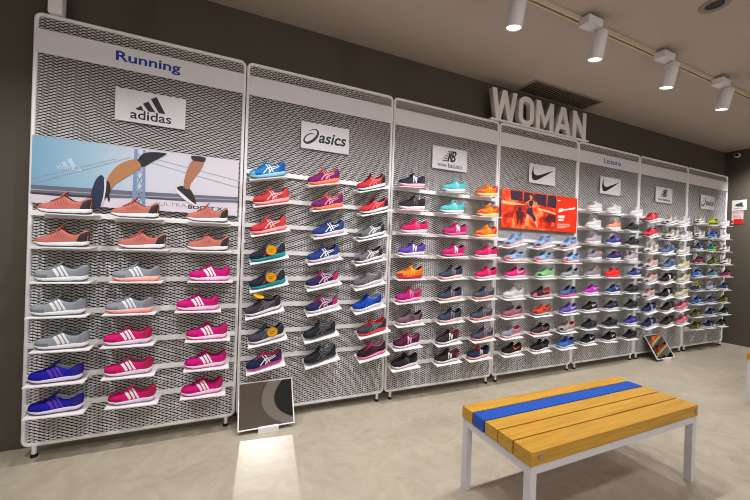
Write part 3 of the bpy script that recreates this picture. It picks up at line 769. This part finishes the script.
 'wbt': ('off white shoe with black toe', (220, 212, 206), W_, (70, 66, 66), (120, 110, 106), (206, 200, 196), (210, 190, 150), (44, 40, 42), (190, 176, 150)),
 'sbl': ('slate blue shoe', (96, 122, 164), W_, (206, 206, 212), (70, 90, 130), (110, 134, 170), (90, 116, 160), None, (190, 196, 206)),
 'crm': ('cream shoe', (226, 218, 192), (238, 234, 222), (214, 206, 186), (206, 210, 150), (220, 212, 186), (220, 214, 180), None, (206, 190, 150)),
 'wpk': ('pale shoe with coral lining', (212, 202, 202), (232, 226, 226), (120, 110, 110), (230, 150, 140), (220, 180, 176), (224, 150, 140), (60, 54, 56), (230, 110, 96)),
 'bkN': ('black shoe with pale letter mark', (36, 38, 36), W_, (206, 204, 204), W_, (36, 36, 36), (40, 40, 40), None, (60, 60, 58)),
 'dol': ('dark olive shoe', (58, 54, 48), W_, (196, 190, 184), (110, 104, 96), (54, 52, 46), (58, 54, 48), None, (70, 66, 56)),
 'ppk': ('rose pink shoe', (240, 132, 152), W_, (216, 206, 208), (246, 180, 190), (236, 126, 146), (240, 140, 158), None, (226, 120, 140)),
 'lim': ('lime yellow shoe', (212, 226, 20), (60, 60, 56), (90, 96, 40), (90, 100, 20), (206, 220, 30), (200, 220, 20), None, (110, 120, 20)),
 'bbl': ('bright blue shoe', (30, 98, 196), (206, 216, 230), (40, 46, 70), (170, 200, 236), (40, 90, 180), (30, 80, 170), None, (40, 70, 130)),
 'tey': ('teal shoe with yellow heel', (0, 110, 140), (190, 204, 60), (150, 160, 50), (200, 220, 40), (236, 220, 30), (0, 110, 140), None, (30, 70, 90)),
 'mrn': ('maroon shoe', (110, 38, 66), (200, 160, 170), (170, 50, 90), (220, 80, 130), (110, 36, 60), (120, 40, 70), None, (80, 30, 50)),
 'olv': ('olive green shoe', (76, 84, 30), (150, 156, 100), (60, 60, 40), (190, 210, 60), (70, 76, 34), (80, 90, 30), None, (130, 150, 50)),
 'te2': ('teal grey shoe', (70, 120, 140), (210, 216, 220), (190, 196, 200), (170, 200, 210), (80, 126, 146), (70, 120, 140), None, (110, 150, 164)),
 'nyl': ('navy shoe with lime trim', (36, 44, 84), (150, 160, 190), (60, 70, 110), (206, 220, 50), (40, 50, 96), (206, 220, 40), None, (200, 214, 60)),
 'wbl': ('pale blue white shoe', (176, 190, 214), W_, (70, 80, 130), (80, 96, 150), (160, 176, 206), (190, 200, 220), None, (120, 130, 160)),
 'nvg': ('grey navy shoe', (74, 82, 108), (206, 208, 214), (180, 182, 190), (140, 150, 180), (64, 72, 96), (74, 82, 108), None, (90, 96, 120)),
 'dgn': ('dark green shoe', (34, 52, 46), (200, 206, 200), (180, 186, 180), (110, 130, 110), (30, 46, 42), (34, 52, 46), None, (50, 66, 58)),
}
LAY = ['sal sal sal/sal sal sal/grs gro mag/grs gro mag/grs pnk mag/blu pnk mag/blu pnk mag',
 'sky pur rdb/crd pur rdb/crd nav gry/tea nav gry/tea npk gr2/dgr npk rbl/dgr blk grd/npm blk bkp',
 'dnv aqu ora/bkw aqu ora/hpk mgn ora/vio mgn hpk/orr slt hpk/mgp slt slp/mau slt slp/plm bkr slp/bkw bkr nvr',
 'pbl pbl pbl/pbr pbr pbr/hp2 lgr gy2/wht bkc bnp/ros orb vi2/gpk bkg lgp/blo bkw cbl',
 'wht wht wht/wht pch blk/lgy ind blk/gyc nvm lgy/gyc red prn/orc dnb blk/blw chn blk/blk blk vi3/blw blw blk',
 'rdw wbt wht/rdw wbt wht/wbt sbl wht/wpk sbl crm/wpk bkN crm/wpk bkN crm/nvy dol ppk/nvy dol ppk',
 'wbt lim wht/wbt bbl wht/nvy tey wbt/mrn olv wbt/bbl te2 mrn/nyl wbl nvy/bbl nvg olv/olv nvy dgn/olv nvy dgn']
STYLE = ['stripes', 'tiger', 'enn', 'tick', 'tick', 'enn', 'tiger']
KIND = ['runner', 'runner', 'runner', 'runner', 'street', 'street', 'runner']
SHELF = {7: ['top', 'second', 'third', 'fourth', 'fifth', 'sixth', 'bottom'],
         8: ['top', 'second', 'third', 'fourth', 'fifth', 'sixth', 'seventh', 'bottom'],
         9: ['top', 'second', 'third', 'fourth', 'fifth', 'sixth', 'seventh', 'eighth', 'bottom']}
POS = ['left', 'middle', 'right']
SCALE = [.962, .974, .967, .955, .90, .95, .83]

def make_shoe(key, style, kind, label, group, loc, pitch, yaw, scale=1.):
    k = K[key]
    if len(k) > 9: style, kind = k[9], k[10]
    k = tuple(tuple(int(v*.9) for v in c) if (isinstance(c, tuple) and i in (1, 5, 6, 7, 8)) else c for i, c in enumerate(k))
    d = shoe_meshes(style, kind)
    cols = {'upper': (k[1], .75, .25), 'midsole': (k[2], .5, .4), 'outsole': (k[3], .6, .4), 'side_mark': (k[4], .5, .4), 'heel_counter': (k[5], .55, .4),
            'laces': (k[6], .8, .2), 'toe_cap': (k[7], .6, .35), 'lining': (k[8], .85, .2), 'tongue': (k[6], .8, .2)}
    r = thing('running_shoe' if style != 'tick' or kind == 'runner' else 'sports_shoe', label, 'shoe', loc, (0, -math.radians(pitch), yaw), group)
    r.scale = (scale, scale, scale)
    dk = tuple(int(v*.80) for v in k[1])
    cols['eyestay'] = (dk, .6, .3); cols['mudguard'] = (dk if style != 'knit' else None, .6, .3)
    for n_, me in d.items():
        c, ro, sp = cols[n_]
        if c is None: continue
        o = D.objects.new(n_, me); COL.objects.link(o); o.parent = r
        o.material_slots[0].link = 'OBJECT'
        o.material_slots[0].material = mat(c, ro, sp, noise=.06 if n_ == 'upper' else 0, nscale=120, name='shoe_'+n_)
    return r

SHOES = {}
for pi in range(7):
    rows = LAY[pi].split('/')
    n = len(rows)
    for ri, row in enumerate(rows):
        z, cs = SLOTS[pi][ri]
        for ci, key in enumerate(row.split()):
            cx, a = cs[ci]
            lab = '%s, %s on %s shelf of %s panel' % (K[key][0], POS[ci], SHELF[n][ri], ORD[pi])
            yaw = random.uniform(-.03, .05)
            r = make_shoe(key, STYLE[pi], KIND[pi], lab, 'shoes on the %s display panel' % ORD[pi], (B[pi]+cx, -.083, z), a, yaw, SCALE[pi])
            be = math.radians(LEAN[pi])
            r.matrix_local = Matrix.Translation((B[pi]+cx, -.007, z+.123*math.sin(be))) @ Matrix.Rotation(be, 4, 'X') @ Matrix.Rotation(-math.radians(a), 4, 'Y') @ Matrix.Translation((0, -.076, 0)) @ Matrix.Rotation(yaw, 4, 'Z') @ Matrix.Scale(SCALE[pi], 4)
            SHOES[(pi, ri, ci)] = r

# round yellow tags tied to four shoes of the second panel
M_yel = mat((252, 186, 20), .5, name='yellow_card')
def tag_disc(rc, dx, dy, dz, rot, label):
    s = SHOES[(1, rc[0], rc[1])]; so = s.location
    t = thing('price_tag', label, 'tag', (so.x+dx, so.y+dy, so.z+dz), rot, group='round yellow tags on the second panel shoes')
    bm = bmesh.new(); add_cyl(bm, (0, -.0015, 0), (0, .0015, 0), .039, n=32)
    link('card', bm_mesh(bm), M_yel, t)
    link('print', flat_mesh([circ(0, 0, .039, .039, 40), circ(0, 0, .035, .035, 40)], .0004), mat((190, 110, 20), .5), t).location = (0, -.0016, 0)
    pr = [[(-.018, .004), (-.010, .004), (-.010, .010), (-.018, .010)], [(-.004, .004), (.006, .004), (.006, .010), (-.004, .010)], [(.010, .004), (.018, .004), (.018, .010), (.010, .010)],
          [(-.014, -.010), (.012, -.010), (.012, -.005), (-.014, -.005)]]
    link('print', flat_mesh(pr, .0004), mat((140, 80, 20), .5), t).location = (0, -.0016, 0)
    bm = bmesh.new(); add_cyl(bm, (0, .001, .036), (.004, .02, .049), .0012, n=6)
    link('string', bm_mesh(bm), M_black, t)
tag_disc((3, 0), .012, -.071, .062, (.28, 0, 0), 'round yellow tag on teal soled shoe, upper of the two on teal')
tag_disc((4, 0), .012, -.071, .064, (.28, 0, 0), 'round yellow tag on teal soled shoe, lower of the two on teal')
tag_disc((5, 0), -.042, -.056, .124, (-1.2, .3, .1), 'yellow tag lying tilted on top of dark grey shoe laces')
tag_disc((6, 0), .03, -.071, .066, (.28, 0, 0), 'round yellow tag hanging on dark grey shoe, lowest of the four')

# ------------------------------------------------------------------ WOMAN letters on the panel tops
def woman():
    r = thing('letter_sign', 'white block letters WOMAN standing on top of the panels', 'sign', (3.482, .012, 2.708))
    box('base_strip', 0, 1.475, -.03, .03, 0, .014, M_white, r, .002)
    h = .305; z0 = .014
    m = mat((232, 226, 224), .5, name='letter_paint')
    def L(x0, w, loops):
        me = flat_mesh([[(x0+u*w, z0+v*h) for u, v in l] for l in loops], .05, .002)
        me.transform(Matrix.Translation((0, .025, 0)))
        link('letter', me, m, r)
    L(.005, .335, [[(0, 1), (.17, 1), (.27, .36), (.42, 1), (.58, 1), (.73, .36), (.83, 1), (1, 1), (.82, 0), (.65, 0), (.50, .62), (.35, 0), (.18, 0)]])
    def O(ins):
        a = []
        for cx, cz, s in ((.5, .72, 1), (.5, .28, -1)):
            for k in range(13):
                t = math.radians(15*k) if s > 0 else math.radians(180+15*k)
                a.append((cx+(.5-ins)*math.cos(t), cz+(.28-ins*.62)*math.sin(t)))
        return a
    L(.370, .215, [O(0), O(.26)])
    L(.620, .265, [[(0, 0), (0, 1), (.22, 1), (.5, .42), (.78, 1), (1, 1), (1, 0), (.79, 0), (.79, .58), (.5, .06), (.21, .58), (.21, 0)]])
    L(.910, .255, [[(0, 0), (.36, 1), (.64, 1), (1, 0), (.76, 0), (.70, .20), (.30, .20), (.24, 0)], [(.36, .37), (.64, .37), (.50, .78)]])
    L(1.200, .225, [[(0, 0), (0, 1), (.25, 1), (.74, .42), (.74, 1), (1, 1), (1, 0), (.76, 0), (.26, .58), (.26, 0)]])
woman()
p = thing('upright_post', 'white upright post above the left end of the first panel', 'post', (.104, .01, 2.707))
box('post', -.034, .034, -.03, .03, 0, HC-2.707, M_white, p, .006)

# ------------------------------------------------------------------ bench
def bench(loc, label):
    b = thing('bench', label, 'bench', loc, group='slatted timber benches')
    L, W, H, T = 1.376, .474, .486, .066
    pw = (.083, .086, .086, .090, .100); y = W; x = 0
    gap = (W-sum(pw))/4
    blue = mat((4, 82, 186), .42, noise=.04, nscale=20, name='blue_paint')
    steel = mat((190, 190, 192), .25, metal=1., name='bolt_steel')
    for k in range(5):
        pl = box('plank', 0, L, y-pw[k], y, H-T+random.uniform(0, .001), H, blue if k == 1 else M_wood, b, .0035)
        if k == 1: pl['label'] = 'blue painted plank'
        if k == 4:
            for bx in (.055, L-.03):
                bo = cyl('bolt', (bx, -.006, H-T*.48), (bx, .004, H-T*.48), .0125, steel, pl, n=16)
        y -= pw[k]+gap
    z1 = H-T-.0005; t = .038; e = .004
    m = mat((224, 222, 230), .4, name='white_steel')
    bm = bmesh.new()
    for yy in (e, W-e-t): add_box(bm, e+t, L-e-t, yy, yy+t, z1-t, z1)
    for xx in (e, L-e-t): add_box(bm, xx, xx+t, e+t, W-e-t, z1-t, z1)
    link('frame', bm_mesh(bm), m, b)
    for xx in (e, L-e-t):
        for yy in (e, W-e-t):
            box('leg', xx, xx+t, yy, yy+t, FZ, z1, m, b, .002)
bench((2.347, -1.603, 0), 'timber bench with one blue plank on white steel legs, in the middle of the floor')
bench((5.70, -1.62, 0), 'timber bench mostly cut off by the right edge of the photo')

# ------------------------------------------------------------------ floor mirrors
def mirror(loc, label):
    r = thing('foot_mirror', label, 'mirror', loc, group='tilted floor mirrors')
    W = .392; th = math.radians(30.2); Ls = .322
    R = Matrix.Rotation(-th, 4, 'X')
    def put(o):
        me = o.data; me.transform(R); me.transform(Matrix.Translation((0, 0, .052))); return o
    fr = bmesh.new()
    f = .009
    for a in ((0, W, 0, f), (0, W, Ls-f, Ls)): add_box(fr, a[0], a[1], -.006, .006, a[2], a[3], .001)
    for a in ((0, f), (W-f, W)): add_box(fr, a[0], a[1], -.006, .006, f, Ls-f)
    put(link('frame', bm_mesh(fr), M_white, r))
    put(box('back_board', f, W-f, .001, .005, f, Ls-f, mat((70, 68, 66), .6), r))
    gm = mat((190, 190, 192), .02, .5, metal=1., name='mirror_glass')
    put(box('glass', f, W-f, -.002, .0005, f, Ls-f, gm, r))
    box('stand', .135, .275, -.022, .012, FZ, .064, M_white, r, .003)
    put(box('back_stay', .17, .23, .0062, .0085, .05, .26, M_white, r))
    return r
mirror((1.200, -.170, 0), 'tilted floor mirror with bright patch of light on the floor before it')
mirror((6.222, -.170, 0), 'smaller looking tilted floor mirror showing orange, below the sixth panel')

# added area lamp standing in for the spotlight beam the first mirror throws back
la = D.lights.new('mirror_beam_standin', 'AREA'); la.shape = 'RECTANGLE'; la.size = .345; la.size_y = .3; la.energy = .105; la.spread = math.radians(2.5); la.color = (1., .96, .9)
lo = D.objects.new('mirror_beam_standin', la); COL.objects.link(lo)
bd = Vector((-.10, -1, -.39)).normalized()
lo.location = Vector((1.402, -.108, .222))+bd*.21
lo.rotation_euler = bd.to_track_quat('-Z', 'Y').to_euler()
# two shoes on the side wall, seen in the second mirror
for z, yy, wd in ((.915, -.92, 'upper'), (.755, -1.0, 'lower')):
    sh = thing('wall_shelf', 'small white wall shelf on the right, the %s one, seen only in mirror' % wd, 'shelf', (XR, yy, z), group='side wall shelves')
    box('board', -.16, 0, -.16, .16, -.012, 0, M_white, sh); box('bracket', -.01, 0, -.1, .1, -.06, -.012, M_white, sh)
    r = make_shoe('oye', 'stripes', 'runner', 'orange shoe with yellow sole on the %s side wall shelf, seen in mirror' % wd, 'orange shoes on the side wall', (XR-.085, yy, z+.001), 0, -PI/2, 1.)

# ------------------------------------------------------------------ ceiling fittings
tr = thing('lighting_track', 'pale ceiling track rail carrying the row of spotlights', 'track', (0, -.93, HC))
M_track = mat((206, 192, 168), .45, name='track_bounce_tint')  # beige tint puts the warm bounced light into the rail colour
bm = bmesh.new()
add_box(bm, -1.2, 8.3, -.018, -.008, -.034, 0); add_box(bm, -1.2, 8.3, .008, .018, -.034, 0); add_box(bm, -1.2, 8.3, -.008, .008, -.012, 0)
link('rail', bm_mesh(bm), M_track, tr)
bm = bmesh.new(); add_box(bm, -1.2, 8.3, -.007, -.002, -.02, -.012); add_box(bm, -1.2, 8.3, .002, .007, -.02, -.012)
link('conductor', bm_mesh(bm), mat((176, 140, 84), .35, metal=.8, name='copper_strip'), tr)

HEADM = {}
def spot_head(x, y, tilt, energy, label, group, tx=0., cone=116, kelvin=(1., .985, 1.), blend=1., rad=.03):
    r = thing('track_spotlight', label, 'spotlight', (x, y, HC), group=group)
    if not HEADM:
        bm = bmesh.new(); add_box(bm, -.175, -.02, -.095, -.012, -.085, -.03, .004); HEADM['adapter'] = bm_mesh(bm)
        HEADM['stem'] = lathe_mesh([(.0, -.11), (.010, -.11), (.010, -.075), (.0, -.075)], 14); HEADM['stem'].transform(Matrix.Translation((-.012, -.055, 0)))
        HEADM['body'] = lathe_mesh([(0, 0), (.048, 0), (.052, -.004), (.052, -.192), (.047, -.196), (.046, -.185)], 32)
        HEADM['lens'] = lathe_mesh([(.0465, -.186), (.03, -.1865), (.0, -.187)], 32)
        for p in HEADM['body'].polygons: p.use_smooth = True
    for nm, m in (('adapter', M_fix), ('stem', M_fix)):
        o = D.objects.new(nm, HEADM[nm]); COL.objects.link(o); o.parent = r
        if not HEADM[nm].materials: HEADM[nm].materials.append(m)
    e = D.objects.new('lamp_body', HEADM['body']); COL.objects.link(e); e.parent = r
    e.location = (.0, -.065, -.10); e.rotation_euler = (tilt, tx, 0)
    if not HEADM['body'].materials: HEADM['body'].materials.append(M_fix)
    l = D.objects.new('lens', HEADM['lens']); COL.objects.link(l); l.parent = e
    if not HEADM['lens'].materials: HEADM['lens'].materials.append(mat((255, 246, 232), .4, emit=7., name='lit_lens'))
    la = D.lights.new('spot', 'SPOT'); la.energy = energy; la.spot_size = math.radians(cone); la.spot_blend = blend
    la.color = kelvin; la.shadow_soft_size = rad
    lo = D.objects.new('lamp', la); COL.objects.link(lo); lo.parent = e; lo.location = (0, 0, -.21)
    return r
#@LIGHTS@
G1 = 'spotlights on the ceiling track'
E1, E2 = 72, 52
for k, (hx, lab) in enumerate([(-.1, None), (.88, None), (1.84, None), (2.80, 'track spotlight nearest the top edge of the photo'), (3.625, 'second track spotlight, above the vent'),
             (4.585, 'third track spotlight from the left'), (5.55, 'fourth track spotlight, near the right wall'), (6.40, 'last track spotlight, cut by the right edge of photo'), (7.4, None)]):
    spot_head(hx, -.93, .20, E1*(1., .85, 1, 1, 1, 1, 1, 1, 1)[k], lab or ['', '', 'x'][0] or 'track spotlight out of frame, number '+['one', 'two', 'three', '', '', '', '', '', 'four'][k]+' along the rail', G1)
spot_head(-1.05, -.93, .20, E1*.35, 'added track spotlight out of frame at the left end of the rail', G1)  # extra head added to lift the lower left wall
for k, hx in enumerate((-.3, 1.5, 3.3, 5.1, 6.9)):
    spot_head(hx, -2.95, .75, E2*(.45, 1, .75, .45, .35)[k], 'spotlight behind the camera, %s from the left' % ORD[k], 'spotlights behind the camera', cone=130, rad=.12, kelvin=(1., .985, .99), blend=1.)

spot_head(7.7, -.75, .1, 190, 'added spotlight out of frame, brightening the right wall', 'spotlights behind the camera', tx=-.75, cone=110, blend=1.)  # unseen lamp added only to brighten the right wall
for k, hx in enumerate((-.2, 3.0, 6.2)):
    spot_head(hx, -5.8, .0, (260, 220, 90)[k], 'added spotlight far behind the camera, %s from the left' % ORD[k], 'spotlights behind the camera', cone=140, rad=.1, kelvin=(1., .985, .99), blend=1.)  # unseen rear row added so bounce lights the ceiling in the mirror

def vent():
    r = thing('ceiling_vent', 'dark slatted air vent in the ceiling behind the WOMAN letters', 'vent', (3.93, -.145, HC))
    w, d = 1.09, .28
    bm = bmesh.new()
    for a in ((0, w, 0, .022), (0, w, d-.022, d)): add_box(bm, a[0], a[1], a[2], a[3], -.008, 0)
    for a in ((0, .022), (w-.022, w)): add_box(bm, a[0], a[1], .022, d-.022, -.008, 0)
    link('frame', bm_mesh(bm), mat((160, 144, 130), .6), r)
    box('duct', .022, w-.022, .022, d-.022, -.0012, 0, mat((22, 19, 17), .8), r)
    bm = bmesh.new(); n = 26
    for k in range(n):
        x = .03+k*(w-.06)/(n-1); add_box(bm, x-.004, x+.004, .022, d-.022, -.0075, -.0012)
    link('slats', bm_mesh(bm), mat((150, 134, 120), .6), r)
vent()
d = thing('downlight', 'round recessed ceiling light cut by the top edge of photo', 'downlight', (4.17, -1.43, HC))
link('ring', lathe_mesh([(.085, 0), (.084, -.006), (.055, -.007), (.05, -.001)], 32), mat((140, 128, 116), .5), d)
link('recess_shade', lathe_mesh([(.052, -.002), (.0, -.001)], 32), mat((34, 30, 27), .5), d)  # flat dark disc, shade inside the recess put into its colour
# round ceiling feature that the floor mirror looks up at
d = thing('ceiling_disc', 'round grey ring with dark centre on the ceiling, seen only in mirror', 'ceiling ring', (2.95, -3.9, HC))
link('ring', lathe_mesh([(1.14, 0), (1.14, -.03), (.9, -.03), (.9, 0)], 64), mat((240, 236, 234), .6), d)
link('centre', lathe_mesh([(.9, -.01), (0, -.01)], 64), mat((78, 82, 80), .7), d)

c = thing('security_camera', 'small white dome security camera high on the right wall', 'camera', (XR, -.002, 3.065))
c.scale = (.8, .8, .8)
link('mount', lathe_mesh([(0, 0), (.045, 0), (.045, .02), (0, .02)], 24), M_fix, c).rotation_euler = (0, -PI/2, 0)
o = link('housing', lathe_mesh([(.042, .02), (.05, .045), (.045, .075), (.032, .09)], 24), M_fix, c, smooth=True); o.rotation_euler = (0, -PI/2, .3)
o = link('lens', lathe_mesh([(.032, .088), (.024, .1), (0, .105)], 24), mat((18, 18, 20), .15), c, smooth=True); o.rotation_euler = (0, -PI/2, .3)

# notices on the right wall
s = thing('wall_sign', 'white placard with dark shoe picture on the right wall', 'sign', (XR-.001, .038, 2.18))
s.rotation_euler = (0, 0, -PI/2)
box('plate', 0, .17, -.005, 0, 0, .165, mat((206, 204, 198), .5), s)
flat('shoe_print', [spl([(.04, .07), (.05, .10), (.08, .112), (.12, .125), (.125, .085), (.14, .06), (.12, .055), (.07, .062)], 5)], -.0054, mat((56, 58, 60), .5), s)
flat('lettering', [[(.03, .03), (.14, .03), (.14, .037), (.03, .037)], [(.04, .018), (.125, .018), (.125, .023), (.04, .023)]], -.0054, mat((110, 110, 108), .5), s)
s = thing('wall_notice', 'narrow white and red notice below the placard on right wall', 'notice', (XR-.001, .036, 1.962))
s.rotation_euler = (0, 0, -PI/2)
box('sheet', 0, .135, -.004, 0, 0, .21, mat((206, 190, 188), .5), s)
flat('red_band', [[(.025, 0), (.135, 0), (.135, .08), (.025, .08)], [(0, .02), (.018, .02), (.018, .06), (0, .06)]], -.0044, mat((196, 24, 26), .5), s)
flat('pink_band', [[(0, .17), (.135, .17), (.135, .205), (0, .205)]], -.0044, mat((206, 140, 144), .5), s)
flat('lettering', [[(.015, .10+.02*k), (.115, .10+.02*k), (.115, .108+.02*k), (.015, .108+.02*k)] for k in range(3)], -.0044, mat((150, 130, 128), .5), s)

# ------------------------------------------------------------------ world, camera
w = D.worlds.new('world'); scene.world = w; w.use_nodes = True
w.node_tree.nodes['Background'].inputs[0].default_value = (1, .97, .95, 1)
w.node_tree.nodes['Background'].inputs[1].default_value = 1.0

cam = D.cameras.new('camera'); co = D.objects.new('camera', cam); COL.objects.link(co)
cam.sensor_fit = 'HORIZONTAL'; cam.sensor_width = 36; cam.lens = 336.39/750*36; cam.clip_start = .05
co.location = (1.101, -2.665, 1.356)
R = Matrix.Rotation(-.412, 4, 'Z') @ Matrix.Rotation(PI/2-.0028, 4, 'X') @ Matrix.Rotation(.0349, 4, 'Z')
co.rotation_euler = R.to_euler()
scene.camera = co
vs = scene.view_settings
vs.view_transform = 'Standard'; vs.look = 'None'; vs.exposure = 0; vs.gamma = 1; vs.use_curve_mapping = False
scene.cycles.max_bounces = 6
scene.cycles.filter_width = 1.0
scene.cycles.use_denoising = True
